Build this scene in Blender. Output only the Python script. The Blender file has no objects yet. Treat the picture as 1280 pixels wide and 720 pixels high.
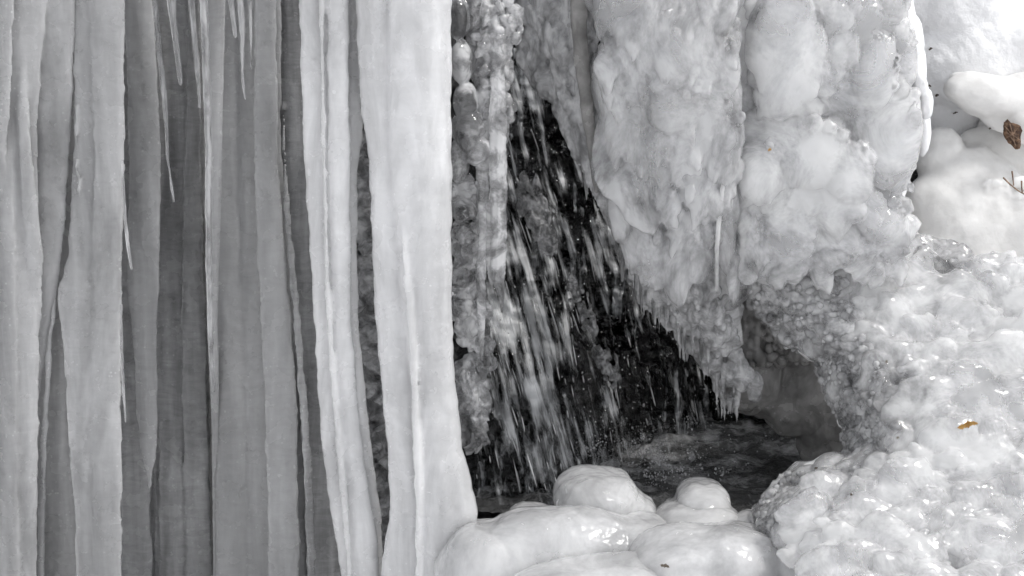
import bpy, math
import numpy as np
from mathutils import noise as mnoise

R = np.random.RandomState(7)
rad = math.radians
scene = bpy.context.scene
COL = scene.collection

# ------------------------------------------------------------------ camera
PITCH = rad(12.0); D0 = 6.0; FPX = 2400.0
cc, ss = math.cos(PITCH), math.sin(PITCH)
CAM = np.array([0.0, -D0 * cc, D0 * ss])
Fv = np.array([0, cc, -ss]); Rv = np.array([1.0, 0, 0]); Uv = np.array([0, ss, cc])


def P(px, py, Y):
    """point at depth Y seen at (px, py) of the 1280x720 photograph"""
    px = np.asarray(px, float); py = np.asarray(py, float); Y = np.asarray(Y, float)
    px, py, Y = np.broadcast_arrays(px, py, Y)
    d = Fv + ((px - 640) / FPX)[..., None] * Rv + ((360 - py) / FPX)[..., None] * Uv
    t = (Y - CAM[1]) / d[..., 1]
    return CAM + d * t[..., None]


def S(Y):
    return (Y + D0 * cc) / FPX


cam_d = bpy.data.cameras.new('camera'); cam = bpy.data.objects.new('camera', cam_d); COL.objects.link(cam)
cam.location = CAM; cam.rotation_euler = (math.pi / 2 - PITCH, 0, 0)
cam_d.lens = 36 * FPX / 1280; cam_d.sensor_width = 36; cam_d.clip_end = 2000; cam_d.clip_start = 0.05
scene.camera = cam

# ------------------------------------------------------------------ numpy noise
_perm = R.permutation(256).astype(np.int64); _perm = np.concatenate([_perm, _perm, _perm])
_g = R.normal(size=(256, 3)); _g /= np.linalg.norm(_g, axis=1)[:, None]


def pn(p):
    p = np.asarray(p, float); i = np.floor(p).astype(np.int64); f = p - i; i &= 255
    u = f * f * f * (f * (f * 6 - 15) + 10)
    r = 0
    for dx in (0, 1):
        for dy in (0, 1):
            for dz in (0, 1):
                h = _perm[_perm[_perm[(i[:, 0] + dx) & 255] + ((i[:, 1] + dy) & 255)] + ((i[:, 2] + dz) & 255)]
                g = _g[h]
                dt = g[:, 0] * (f[:, 0] - dx) + g[:, 1] * (f[:, 1] - dy) + g[:, 2] * (f[:, 2] - dz)
                w = (u[:, 0] if dx else 1 - u[:, 0]) * (u[:, 1] if dy else 1 - u[:, 1]) * (u[:, 2] if dz else 1 - u[:, 2])
                r = r + w * dt
    return r * 1.6


def fbm(p, octv=3):
    a = 1.0; r = 0; q = np.asarray(p, float)
    for k in range(octv):
        r = r + a * pn(q); q = q * 2.03 + 17.3; a *= 0.5
    return r


# ------------------------------------------------------------------ mesh helpers
def mesh_np(name, V, F):
    V = np.asarray(V, np.float32); me = bpy.data.meshes.new(name)
    me.vertices.add(len(V)); me.vertices.foreach_set('co', V.ravel())
    if isinstance(F, (list, tuple)):
        Fs = [np.asarray(f, np.int32) for f in F if len(f)]
    else:
        Fs = [np.asarray(F, np.int32)]
    tot = sum(f.size for f in Fs); nf = sum(len(f) for f in Fs)
    me.loops.add(tot); me.polygons.add(nf)
    me.loops.foreach_set('vertex_index', np.concatenate([f.ravel() for f in Fs]))
    st = []; o = 0
    for f in Fs:
        st.append(o + np.arange(len(f)) * f.shape[1]); o += f.size
    me.polygons.foreach_set('loop_start', np.concatenate(st).astype(np.int32))
    me.update(calc_edges=True); me.validate()
    me.polygons.foreach_set('use_smooth', np.ones(len(me.polygons), bool))
    return me


def get_np(me):
    n = len(me.vertices); V = np.empty(n * 3, np.float32); me.vertices.foreach_get('co', V)
    N = np.empty(n * 3, np.float32); me.vertices.foreach_get('normal', N)
    return V.reshape(-1, 3).astype(float), N.reshape(-1, 3).astype(float)


def obj(name, me, mat, parent=None):
    o = bpy.data.objects.new(name, me); COL.objects.link(o)
    me.name = name
    if mat: me.materials.clear(); me.materials.append(mat)
    if parent: o.parent = parent
    return o


def tag(o, label, cat, group=None, kind=None):
    o['label'] = label; o['category'] = cat
    if group: o['group'] = group
    if kind: o['kind'] = kind
    return o


def struct(o):
    o['kind'] = 'structure'; return o


def thing(name, label, cat, loc, group=None):
    o = bpy.data.objects.new(name, None); COL.objects.link(o); o.location = loc; o.empty_display_size = .05
    return tag(o, label, cat, group)


def part(name, me, mat, parent):
    o = obj(name, me, mat); o.parent = parent
    bpy.context.view_layer.update()
    o.matrix_parent_inverse = parent.matrix_world.inverted()
    return o


def ico(sub):
    import bmesh
    bm = bmesh.new(); bmesh.ops.create_icosphere(bm, subdivisions=sub, radius=1)
    V = np.array([v.co[:] for v in bm.verts]); F = np.array([[v.index for v in f.verts] for f in bm.faces]); bm.free()
    return V, F


ICO = {k: ico(k) for k in (1, 2, 3, 4)}


class Soup:
    def __init__(s): s.V = []; s.F = {3: [], 4: []}; s.n = 0

    def add(s, V, F):
        F = np.asarray(F); s.V.append(V); s.F[F.shape[1]].append(F + s.n); s.n += len(V); return s

    def lobe(s, px, py, Y, rx, ry, rd, tilt=0.0, taper=0.0, sub=3, lump=0.0, pw=1.0):
        """ellipsoid: rx, ry half sizes in photo pixels, rd half depth in metres, tilt in degrees (clockwise)"""
        V, F = ICO[sub]; V = V.copy()
        if pw != 1.0:
            n = (np.abs(V) ** (2 / pw)).sum(1) ** (-pw / 2); V = V * n[:, None]
        if lump:
            V = V * (1 + lump * pn(V * 1.7 + R.uniform(0, 90, 3)))[:, None]
        k = 1 + taper * V[:, 2]
        sc = S(Y)
        X = V[:, 0] * k * rx * sc; Z = V[:, 2] * ry * sc; Dp = V[:, 1] * k * rd
        a = rad(tilt); c, q = math.cos(a), math.sin(a)
        W = np.stack([X * c + Z * q, Dp, -X * q + Z * c], 1) + P(px, py, Y)
        return s.add(W, F)

    def scale(s, px, py, Y, rx, ry, th, tilt=0.0, pitch=0.0, yaw=0.0, taper=0.0, p=3.2, sub=3, lump=0.15):
        """flat bulge with a rounded rim; pitch > 0 leans its top back, yaw > 0 turns it to the right"""
        V, F = ICO[sub]; V = V.copy(); r = np.minimum(np.hypot(V[:, 0], V[:, 2]), 1)
        yy = np.sign(V[:, 1]) * np.maximum(1 - r ** p, 0) ** (1 / p)
        an = np.arctan2(V[:, 2], V[:, 0]); o = R.uniform(0, 90)
        q = 1 + lump * pn(np.stack([np.cos(an) * 1.3 + o, np.sin(an) * 1.3, yy * .4], 1)) + lump * .35 * pn(np.stack([np.cos(an) * 4 + o, np.sin(an) * 4, yy * .4 + 5], 1))
        k = (1 + taper * V[:, 2]) * q; sc = S(Y)
        dent = 1 + .35 * lump * pn(V * 2.1 + o)
        X = V[:, 0] * k * rx * sc; Z = V[:, 2] * q * ry * sc; Dp = yy * th * dent
        W = np.stack([X, Dp, Z], 1)
        for ang, (i, j) in ((pitch, (1, 2)), (yaw, (0, 1)), (tilt, (0, 2))):
            a = rad(ang); c, t = math.cos(a), math.sin(a)
            A, B = W[:, i].copy(), W[:, j].copy(); W[:, i] = A * c + B * t; W[:, j] = -A * t + B * c
        return s.add(W + P(px, py, Y), F)

    def col(s, keys, dr=0.8, n=72, step=3.0, flute=0.06, ripple=0.0015, seed=0.0, wob=1.7, ring=0.0, ring_len=9.0, sq=1.0, freq=1.0):
        """ice column: keys = (py, left px, right px, Y)"""
        K = np.array(keys, float); py = np.arange(K[0, 0], K[-1, 0] + .1, step)
        py[-1] = K[-1, 0]

        def I(c):
            v = np.interp(py, K[:, 0], K[:, c]); w = 9
            if len(v) > 2 * w:
                kk = np.hanning(w + 2)[1:-1]; kk /= kk.sum()
                vp = np.concatenate([2 * v[0] - v[w // 2:0:-1], v, 2 * v[-1] - v[-2:-w // 2 - 1:-1]])
                v = np.convolve(vp, kk, 'valid')
            return v
        L, Rr, Y = I(1), I(2), I(3)
        q = np.stack([py * .03, np.full_like(py, seed), py * 0], 1)
        L = L + wob * fbm(q, 3); Rr = Rr + wob * fbm(q + 31.7, 3)
        C = P((L + Rr) / 2, py, Y); r = np.maximum((Rr - L) / 2 * S(Y), 0.0008)
        th = np.linspace(0, 2 * math.pi, n, endpoint=False)
        T, I_ = np.meshgrid(th, np.arange(len(py)))
        ct, st = np.cos(T), np.sin(T)
        if sq != 1.0:
            m = (np.abs(ct) ** (2 / sq) + np.abs(st) ** (2 / sq)) ** (-sq / 2); ct, st = ct * m, st * m
        pyy = py[I_]
        zz = C[I_, 2]
        q = np.stack([np.cos(T).ravel() * 2.3 * freq, np.sin(T).ravel() * 2.3 * freq, zz.ravel() * 1.1 + seed * 3.1], 1)
        f = flute * fbm(q, 3)
        q2 = np.stack([np.cos(T).ravel() * r[I_].ravel() * 14 + seed, np.sin(T).ravel() * r[I_].ravel() * 14, zz.ravel() * 34], 1)
        f2 = ripple * fbm(q2, 3)
        rr = r[I_] * (1 + f.reshape(T.shape)) + f2.reshape(T.shape)
        if ring:
            ph = pyy / ring_len + 1.5 * pn(np.stack([pyy.ravel() * .06, np.full(pyy.size, seed), T.ravel() * 0], 1)).reshape(T.shape)
            rr = rr * (1 + ring * (np.abs(np.sin(ph * math.pi)) - .6))
        V = np.stack([C[I_, 0] + rr * ct, C[I_, 1] + rr * st * dr, zz], 2).reshape(-1, 3)
        m = len(py); a = np.arange(m - 1)[:, None] * n + np.arange(n)[None]; b = np.arange(m - 1)[:, None] * n + (np.arange(n)[None] + 1) % n
        F = np.stack([a, a + n, b + n, b], 2).reshape(-1, 4)
        V = np.concatenate([V, C[:1], C[-1:] - np.array([[0, 0, r[-1] * .8]])])
        i = np.arange(n); j = (i + 1) % n
        s.add(V, F[:, ::-1])
        k0 = s.n - len(V)
        s.F[3].append(np.stack([j, i, np.full(n, m * n)], 1)[:, ::-1] * 1 + k0)
        s.F[3].append(np.stack([i, j, np.full(n, m * n + 1)], 1)[:, ::1] + k0 + np.array([(m - 1) * n, (m - 1) * n, 0]))
        return s

    def mesh(s, name='m'):
        return mesh_np(name, np.concatenate(s.V), [np.concatenate(s.F[k]) for k in (3, 4) if s.F[k]])

    def fuse(s, voxel, smooth=2, big=0.0, bigf=4.0, fine=0.0, finef=40.0, stretch=(1, 1, 1), name='m'):
        me = s.mesh(); o = bpy.data.objects.new('t', me); COL.objects.link(o)
        m = o.modifiers.new('r', 'REMESH'); m.mode = 'VOXEL'; m.voxel_size = voxel
        if smooth:
            m2 = o.modifiers.new('s', 'SMOOTH'); m2.factor = .5; m2.iterations = smooth
        dg = bpy.context.evaluated_depsgraph_get(); dg.update()
        me2 = bpy.data.meshes.new_from_object(o.evaluated_get(dg)); bpy.data.objects.remove(o); bpy.data.meshes.remove(me)
        V, N = get_np(me2); st = np.array(stretch)
        d = 0
        if big: d = d + big * fbm(V * bigf * st, 2)
        if fine: d = d + fine * fbm(V * finef * st + 7.7, 3)
        if big or fine:
            V = V + N * np.asarray(d)[:, None]; me2.vertices.foreach_set('co', V.astype(np.float32).ravel())
        me2.update(); me2.polygons.foreach_set('use_smooth', np.ones(len(me2.polygons), bool))
        return me2


# ------------------------------------------------------------------ materials
def newmat(name):
    m = bpy.data.materials.new(name); m.use_nodes = True; nt = m.node_tree; nt.nodes.clear()
    return m, nt


class NT:
    def __init__(s, nt): s.nt = nt

    def n(s, typ, **kw):
        nd = s.nt.nodes.new(typ)
        for k, v in kw.items():
            if k in ('label',): continue
            if hasattr(nd, k) and k not in nd.inputs: setattr(nd, k, v)
            else: nd.inputs[k].default_value = v
        return nd

    def l(s, a, b): s.nt.links.new(a, b)


def ice(name, lo, hi, trans=0.0, sss=0.8, srad=0.035, rough=0.16, vs=(6, 6, 2.2), bump=0.25, bfreq=60., bstretch=(1, 1, 1),
        streak=0.0, tint=(1, 1, 1.01), bdist=0.004, rvar=0.12, contrast=(0.38, 0.62), coat=0.0, ridges=0.0, micro=1.3, bands=0.0, specks=0.0):
    """ice: cloudy white where it holds air bubbles, greyer where it is clear"""
    m, nt = newmat(name); T = NT(nt)
    out = T.n('ShaderNodeOutputMaterial'); b = T.n('ShaderNodeBsdfPrincipled')
    tc = T.n('ShaderNodeTexCoord'); mp = T.n('ShaderNodeMapping'); mp.inputs['Scale'].default_value = vs
    T.l(tc.outputs['Object'], mp.inputs[0])
    nz = T.n('ShaderNodeTexNoise', Scale=1.0, Detail=8.0, Roughness=.62, Distortion=.5); T.l(mp.outputs[0], nz.inputs['Vector'])
    cr = T.n('ShaderNodeMapRange'); cr.inputs[1].default_value = contrast[0]; cr.inputs[2].default_value = contrast[1]
    T.l(nz.outputs[0], cr.inputs[0])
    mx = T.n('ShaderNodeMix', data_type='RGBA')
    T.l(cr.outputs[0], mx.inputs[0])
    mx.inputs[6].default_value = (lo * tint[0], lo * tint[1], lo * tint[2], 1); mx.inputs[7].default_value = (hi * tint[0], hi * tint[1], hi * tint[2], 1)
    cout = mx.outputs[2]
    if bands:
        m4 = T.n('ShaderNodeMapping'); m4.inputs['Scale'].default_value = (9, 9, 30); T.l(tc.outputs['Object'], m4.inputs[0])
        n4 = T.n('ShaderNodeTexNoise', Scale=1.0, Detail=5.0, Roughness=.65, Distortion=1.6); T.l(m4.outputs[0], n4.inputs['Vector'])
        m5 = T.n('ShaderNodeMapping'); m5.inputs['Scale'].default_value = (28, 28, 1.3); T.l(tc.outputs['Object'], m5.inputs[0])
        n5 = T.n('ShaderNodeTexNoise', Scale=1.0, Detail=4.0); T.l(m5.outputs[0], n5.inputs['Vector'])
        a4 = T.n('ShaderNodeMath', operation='ADD'); T.l(n4.outputs[0], a4.inputs[0]); T.l(n5.outputs[0], a4.inputs[1])
        r4 = T.n('ShaderNodeMapRange'); r4.inputs[1].default_value = .75; r4.inputs[2].default_value = 1.25; r4.inputs[3].default_value = 1 - bands; r4.inputs[4].default_value = 1 + bands; T.l(a4.outputs[0], r4.inputs[0])
        v4 = T.n('ShaderNodeVectorMath', operation='SCALE'); T.l(cout, v4.inputs[0]); T.l(r4.outputs[0], v4.inputs['Scale']); cout = v4.outputs[0]
    if specks:
        vs_ = T.n('ShaderNodeTexVoronoi', Scale=55.0); T.l(tc.outputs['Object'], vs_.inputs['Vector'])
        s1 = T.n('ShaderNodeMapRange'); s1.inputs[1].default_value = .24; s1.inputs[2].default_value = .08; s1.inputs[3].default_value = 0; s1.inputs[4].default_value = specks; T.l(vs_.outputs['Distance'], s1.inputs[0])
        n6 = T.n('ShaderNodeTexNoise', Scale=9.0, Detail=3.0); T.l(tc.outputs['Object'], n6.inputs['Vector'])
        s2 = T.n('ShaderNodeMapRange'); s2.inputs[1].default_value = .52; s2.inputs[2].default_value = .62; T.l(n6.outputs[0], s2.inputs[0])
        s3 = T.n('ShaderNodeMath', operation='MULTIPLY'); T.l(s1.outputs[0], s3.inputs[0]); T.l(s2.outputs[0], s3.inputs[1])
        mm = T.n('ShaderNodeMix', data_type='RGBA'); T.l(s3.outputs[0], mm.inputs[0]); T.l(cout, mm.inputs[6]); mm.inputs[7].default_value = (.92, .92, .93, 1); cout = mm.outputs[2]
    T.l(cout, b.inputs['Base Color'])
    b.inputs['IOR'].default_value = 1.31
    b.inputs['Subsurface Weight'].default_value = sss
    b.inputs['Subsurface Radius'].default_value = (1, 1, 1); b.inputs['Subsurface Scale'].default_value = srad
    if trans:
        tr = T.n('ShaderNodeMapRange'); tr.inputs[3].default_value = min(1, trans * 1.25); tr.inputs[4].default_value = trans * .7
        T.l(cr.outputs[0], tr.inputs[0]); T.l(tr.outputs[0], b.inputs['Transmission Weight'])
    rn = T.n('ShaderNodeTexNoise', Scale=14.0, Detail=5.0); T.l(tc.outputs['Object'], rn.inputs['Vector'])
    rr = T.n('ShaderNodeMapRange'); rr.inputs[1].default_value = .35; rr.inputs[2].default_value = .65
    rr.inputs[3].default_value = max(.02, rough - rvar * .6); rr.inputs[4].default_value = rough + rvar
    T.l(rn.outputs[0], rr.inputs[0]); T.l(rr.outputs[0], b.inputs['Roughness'])
    if coat:
        b.inputs['Coat Weight'].default_value = coat; b.inputs['Coat Roughness'].default_value = .05; b.inputs['Coat IOR'].default_value = 1.33
    mb = T.n('ShaderNodeMapping'); mb.inputs['Scale'].default_value = bstretch; T.l(tc.outputs['Object'], mb.inputs[0])
    n1 = T.n('ShaderNodeTexNoise', Scale=bfreq, Detail=6.0, Roughness=.6); T.l(mb.outputs[0], n1.inputs['Vector'])
    h = n1.outputs[0]
    if ridges:
        vo = T.n('ShaderNodeTexVoronoi', Scale=bfreq * .7, feature='SMOOTH_F1'); T.l(mb.outputs[0], vo.inputs['Vector'])
        ad = T.n('ShaderNodeMath', operation='MULTIPLY_ADD'); T.l(vo.outputs['Distance'], ad.inputs[0]); ad.inputs[1].default_value = ridges
        T.l(h, ad.inputs[2]); h = ad.outputs[0]
    n3 = T.n('ShaderNodeTexNoise', Scale=bfreq * 5.5, Detail=3.0, Roughness=.5); T.l(mb.outputs[0], n3.inputs['Vector'])
    b0 = T.n('ShaderNodeBump', Strength=bump * micro, Distance=bdist * .25); T.l(n3.outputs[0], b0.inputs['Height'])
    bp = T.n('ShaderNodeBump', Strength=bump, Distance=bdist); T.l(h, bp.inputs['Height']); T.l(b0.outputs[0], bp.inputs['Normal'])
    T.l(bp.outputs[0], b.inputs['Normal'])
    if coat: T.l(bp.outputs[0], b.inputs['Coat Normal'])
    T.l(b.outputs[0], out.inputs[0])
    return m


def simple(name, c1, c2, scale=6., rough=.6, bump=.5, bscale=30., dist=.01, stretch=(1, 1, 1), trans=0., spec=.5, contrast=(.4, .6)):
    m, nt = newmat(name); T = NT(nt); out = T.n('ShaderNodeOutputMaterial'); b = T.n('ShaderNodeBsdfPrincipled')
    tc = T.n('ShaderNodeTexCoord'); mp = T.n('ShaderNodeMapping'); mp.inputs['Scale'].default_value = stretch; T.l(tc.outputs['Object'], mp.inputs[0])
    nz = T.n('ShaderNodeTexNoise', Scale=scale, Detail=9.0, Roughness=.65); T.l(mp.outputs[0], nz.inputs['Vector'])
    cr = T.n('ShaderNodeMapRange'); cr.inputs[1].default_value = contrast[0]; cr.inputs[2].default_value = contrast[1]; T.l(nz.outputs[0], cr.inputs[0])
    mx = T.n('ShaderNodeMix', data_type='RGBA'); T.l(cr.outputs[0], mx.inputs[0]); mx.inputs[6].default_value = (*c1, 1); mx.inputs[7].default_value = (*c2, 1)
    T.l(mx.outputs[2], b.inputs['Base Color']); b.inputs['Roughness'].default_value = rough; b.inputs['Transmission Weight'].default_value = trans
    b.inputs['Specular IOR Level'].default_value = spec
    n2 = T.n('ShaderNodeTexNoise', Scale=bscale, Detail=8.0, Roughness=.6); T.l(mp.outputs[0], n2.inputs['Vector'])
    bp = T.n('ShaderNodeBump', Strength=bump, Distance=dist); T.l(n2.outputs[0], bp.inputs['Height']); T.l(bp.outputs[0], b.inputs['Normal'])
    T.l(b.outputs[0], out.inputs[0]); return m


# white cloudy column ice / grey column ice / dark clear sheet ice ...
M_white = ice('white_column_ice', .62, .80, trans=.16, sss=1, srad=.06, rough=.2, rvar=.14, vs=(7, 7, 2), bump=.35, bfreq=26, bstretch=(1, 1, 1.3), bands=.04, specks=.5, coat=.3)
M_grey = ice('grey_column_ice', .32, .55, trans=.2, sss=1, srad=.06, rough=.2, rvar=.14, vs=(6, 6, 1.2), bump=.35, bfreq=20, bstretch=(1, 1, 1.4), contrast=(.34, .66), bands=.08, specks=.4, coat=.2)
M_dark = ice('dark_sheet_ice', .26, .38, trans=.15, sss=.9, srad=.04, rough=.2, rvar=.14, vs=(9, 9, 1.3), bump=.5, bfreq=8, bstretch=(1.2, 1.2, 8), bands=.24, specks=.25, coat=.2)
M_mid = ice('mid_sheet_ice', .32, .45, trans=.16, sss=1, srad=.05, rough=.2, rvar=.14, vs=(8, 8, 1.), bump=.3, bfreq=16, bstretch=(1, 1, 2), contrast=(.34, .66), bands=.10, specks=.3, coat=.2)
M_drip = ice('thin_icicle_ice', .5, .7, trans=.7, sss=.5, srad=.01, rough=.08, vs=(30, 30, 6), bump=.2, bfreq=50)
M_clear = ice('clear_knobby_ice', .6, .98, trans=.75, sss=.3, srad=.01, rough=.02, rvar=.02, vs=(9, 9, 9), bump=.3, bfreq=30, contrast=(.42, .58), coat=1., micro=.5)
M_froth = ice('froth_ice', .85, .98, trans=.7, sss=.3, srad=.01, rough=.03, rvar=.03, vs=(14, 14, 14), bump=.6, bfreq=50, coat=1.)
M_bead = ice('clear_bead_ice', .7, .95, trans=.7, sss=.4, srad=.012, rough=.04, rvar=.03, vs=(10, 10, 10), bump=.3, bfreq=60, coat=.5)
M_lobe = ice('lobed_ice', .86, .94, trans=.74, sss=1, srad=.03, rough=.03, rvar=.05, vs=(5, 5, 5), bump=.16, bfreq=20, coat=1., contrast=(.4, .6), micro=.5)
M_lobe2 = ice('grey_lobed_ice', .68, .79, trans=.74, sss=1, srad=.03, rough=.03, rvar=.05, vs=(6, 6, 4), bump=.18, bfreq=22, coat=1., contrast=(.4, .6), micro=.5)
M_mound = ice('mound_ice', .90, .97, trans=.76, sss=1, srad=.03, rough=.03, rvar=.04, vs=(5, 5, 5), bump=.16, bfreq=22, coat=1., contrast=(.4, .6), micro=.4)
M_core = ice('cloudy_core_ice', .88, .94, sss=1, srad=.04, rough=.5, vs=(6, 6, 6), bump=.1, bfreq=30)
M_core2 = ice('mound_core_ice', .88, .97, sss=1, srad=.03, rough=.4, vs=(12, 12, 12), bump=.3, bfreq=30, contrast=(.42, .58))
M_dome = ice('dome_ice', .80, .92, trans=.42, sss=1, srad=.06, rough=.16, vs=(5, 5, 5), bump=.25, bfreq=22, coat=.4, micro=1.4, specks=.3)
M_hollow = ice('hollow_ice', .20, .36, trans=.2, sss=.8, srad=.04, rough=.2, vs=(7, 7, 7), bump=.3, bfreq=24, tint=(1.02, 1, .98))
M_bank = ice('bank_ice', .74, .84, sss=1, srad=.05, rough=.4, vs=(6, 6, 6), bump=.4, bfreq=30, tint=(1.01, 1, .985), micro=2.)
M_snow = simple('snow', (.86, .86, .87), (.92, .92, .93), rough=.7, bump=.6, bscale=34, dist=.012)
M_rock = simple('wet_rock', (.006, .006, .007), (.04, .039, .038), scale=7, rough=.22, bump=.9, bscale=14, dist=.05, contrast=(.45, .7))
M_drock = simple('dry_rock', (.06, .045, .035), (.16, .12, .10), scale=9, rough=.75, bump=.8, bscale=20, dist=.03)
M_leaf = simple('dead_leaf', (.28, .14, .03), (.42, .24, .06), scale=50, rough=.6, bump=.4, bscale=90, dist=.002)
M_scrap = simple('dark_bark', (.10, .08, .06), (.2, .17, .14), scale=60, rough=.7)
M_twig = simple('twig_bark', (.10, .06, .04), (.30, .20, .14), scale=40, rough=.8)
M_soil = simple('leaf_litter', (.05, .025, .015), (.25, .15, .09), scale=40, rough=.85, bump=1., bscale=50, dist=.02)

# ------------------------------------------------------------------ LEFT: icicle curtain
def column(label, keysets, mat, voxel=0.0055, group='big frozen columns of the waterfall', name='ice_column', smooth=1, fine=.0012, finef=26, stretch=(1, 1, .5), big=0.0, cat='ice column', **kw):
    s = Soup()
    for i, k in enumerate(keysets):
        s.col(k, seed=R.uniform(0, 50), **kw)
    me = s.fuse(voxel, smooth=smooth, fine=fine, finef=finef, stretch=stretch, big=big)
    return tag(obj(name, me, mat), label, cat, group)


# front bright columns
column('widest brightest white ice column, just left of the clear knobby ice and dark cave', [
    [(-70, 484, 563, 0), (180, 486, 565, 0), (360, 498, 566, 0), (480, 512, 570, 0), (560, 520, 580, -.01), (640, 524, 600, -.02), (690, 524, 592, -.02), (800, 520, 590, -.02)],
    [(-70, 442, 500, .03), (130, 451, 504, .03), (200, 461, 510, .03), (400, 468, 522, .03), (560, 483, 535, .03), (640, 486, 535, .03), (700, 476, 535, .02), (800, 470, 535, .02)],
    [(150, 500, 504, -.02), (300, 501, 510, -.050), (420, 510, 520, -.056), (600, 518, 530, -.058), (800, 520, 532, -.05)],
], M_white, dr=.7, flute=.035, smooth=3)
column('white fluted ice column with a long central ridge, second column left of the cave', [
    [(-70, 372, 412, .08), (180, 379, 416, .08), (400, 392, 424, .08), (550, 400, 436, .08), (650, 414, 446, .09), (800, 440, 462, .1)],
    [(-70, 408, 436, .04), (200, 410, 438, .04), (400, 414, 440, .05), (550, 420, 452, .06), (680, 434, 474, .08), (800, 450, 480, .1)],
    [(-70, 424, 456, .12), (150, 424, 455, .12), (220, 424, 446, .11), (400, 428, 448, .11), (520, 430, 460, .11), (650, 440, 478, .12), (800, 450, 484, .14)],
    [(-60, 397, 403, .03), (200, 403, 409, .015), (300, 404, 411, .02), (420, 408, 417, .02), (560, 420, 430, .026), (700, 432, 441, .03), (800, 436, 444, .04)],
], M_white, dr=.7, flute=.05, smooth=2)

# left edge columns
column('broad folded grey ice column filling the left edge of the picture', [
    [(-70, -60, 66, .12), (150, -50, 46, .12), (400, -50, 50, .12), (600, -50, 50, .12), (800, -50, 48, .12)],
    [(-70, 30, 98, .15), (100, 36, 92, .16), (250, 34, 84, .17), (340, 30, 76, .17), (400, 24, 66, .18), (500, 20, 50, .2), (800, 10, 46, .2)],
    [(60, 24, 30, .10), (150, 22, 38, .085), (230, 26, 46, .085), (330, 34, 56, .10), (430, 36, 50, .14)],
    [(120, 10, 14, .10), (260, 4, 18, .085), (420, 4, 22, .085), (800, 0, 26, .09)],
    [(-70, -20, 20, .05), (120, -16, 14, .05), (240, -10, 6, .09)],
], M_grey, dr=.24, flute=.03, ripple=.002, smooth=4)
column('straight pale grey ice column with a wavy left edge, second from the left edge', [
    [(-70, 92, 152, .16), (180, 92, 153, .16), (320, 84, 153, .15), (370, 70, 152, .14), (440, 80, 151, .14), (560, 86, 152, .14), (640, 93, 153, .14), (800, 97, 154, .14)],
    [(-70, 108, 156, .15), (200, 118, 156, .13), (400, 112, 152, .12), (800, 118, 154, .12)],
    [(130, 93, 97, .14), (200, 91, 98, .135), (248, 96, 102, .125)],
    [(352, 68, 73, .135), (400, 75, 82, .13), (480, 80, 87, .13), (560, 85, 92, .13), (640, 92, 98, .13), (800, 95, 102, .12)],
], M_grey, dr=.24, flute=.03, ripple=.002, smooth=3)
column('smooth darker grey ice in the pointed gap between the two leftmost columns', [
    [(-70, 30, 130, .34), (340, 36, 110, .33), (500, 30, 112, .32), (800, 26, 112, .3)],
], M_mid, group='dark ice sheets behind the columns', name='ice_sheet', cat='ice sheet', dr=.4)
column('slim glossy ice rib running down the left side of the pointed gap', [
    [(372, 68, 71, .16), (420, 60, 66, .17), (520, 53, 60, .18), (640, 47, 57, .18), (800, 46, 56, .18)],
], M_grey, voxel=.004, group='slim ribs in the gaps', name='ice_rib', cat='ice rib', wob=1.8)

# middle grey curtain
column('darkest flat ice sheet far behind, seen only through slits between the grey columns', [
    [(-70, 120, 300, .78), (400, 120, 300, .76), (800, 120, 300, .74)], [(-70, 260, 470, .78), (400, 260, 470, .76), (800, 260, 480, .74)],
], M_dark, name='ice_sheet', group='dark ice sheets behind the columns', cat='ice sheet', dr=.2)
column('pale grey ice tongue tapering to a point between dark ice, right of the straight column', [
    [(-70, 150, 186, .42), (80, 158, 196, .38), (200, 160, 201, .34), (350, 158, 199, .31), (420, 165, 197, .3), (520, 170, 197, .3), (560, 174, 196, .3), (590, 181, 193, .3), (632, 186, 188, .3)],
], M_mid, name='ice_tongue', group='hanging ice tongues', cat='ice tongue', dr=.35, flute=.06, smooth=3)
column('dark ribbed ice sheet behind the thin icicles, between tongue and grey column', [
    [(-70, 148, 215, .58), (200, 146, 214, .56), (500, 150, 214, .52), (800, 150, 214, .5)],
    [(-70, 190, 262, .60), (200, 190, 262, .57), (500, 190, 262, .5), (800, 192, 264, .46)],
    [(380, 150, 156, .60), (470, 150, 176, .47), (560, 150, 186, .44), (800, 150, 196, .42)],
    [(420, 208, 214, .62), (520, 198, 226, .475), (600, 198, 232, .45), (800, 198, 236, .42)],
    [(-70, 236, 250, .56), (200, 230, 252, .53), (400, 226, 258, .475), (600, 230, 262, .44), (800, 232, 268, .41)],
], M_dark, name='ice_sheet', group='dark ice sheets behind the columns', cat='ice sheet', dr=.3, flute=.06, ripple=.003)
column('wide grey ice column streaked with dull seams, right of the dark ribbed sheet', [
    [(-70, 262, 312, .38), (200, 262, 312, .36), (450, 264, 316, .33), (800, 270, 312, .3)],
    [(-70, 296, 352, .36), (180, 298, 352, .35), (400, 300, 372, .33), (600, 302, 384, .32), (800, 304, 390, .3)],
    [(-70, 318, 345, .26), (200, 316, 348, .25), (500, 330, 372, .22), (800, 336, 378, .2)],
], M_mid, dr=.25, flute=.03, ripple=.002, smooth=3)
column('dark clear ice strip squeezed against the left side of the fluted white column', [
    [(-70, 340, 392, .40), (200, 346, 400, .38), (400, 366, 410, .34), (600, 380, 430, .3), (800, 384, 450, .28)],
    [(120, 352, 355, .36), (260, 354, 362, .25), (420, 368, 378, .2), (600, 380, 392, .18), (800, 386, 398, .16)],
], M_dark, name='ice_sheet', group='dark ice sheets behind the columns', cat='ice sheet', dr=.5, flute=.1, ripple=.003)

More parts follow.
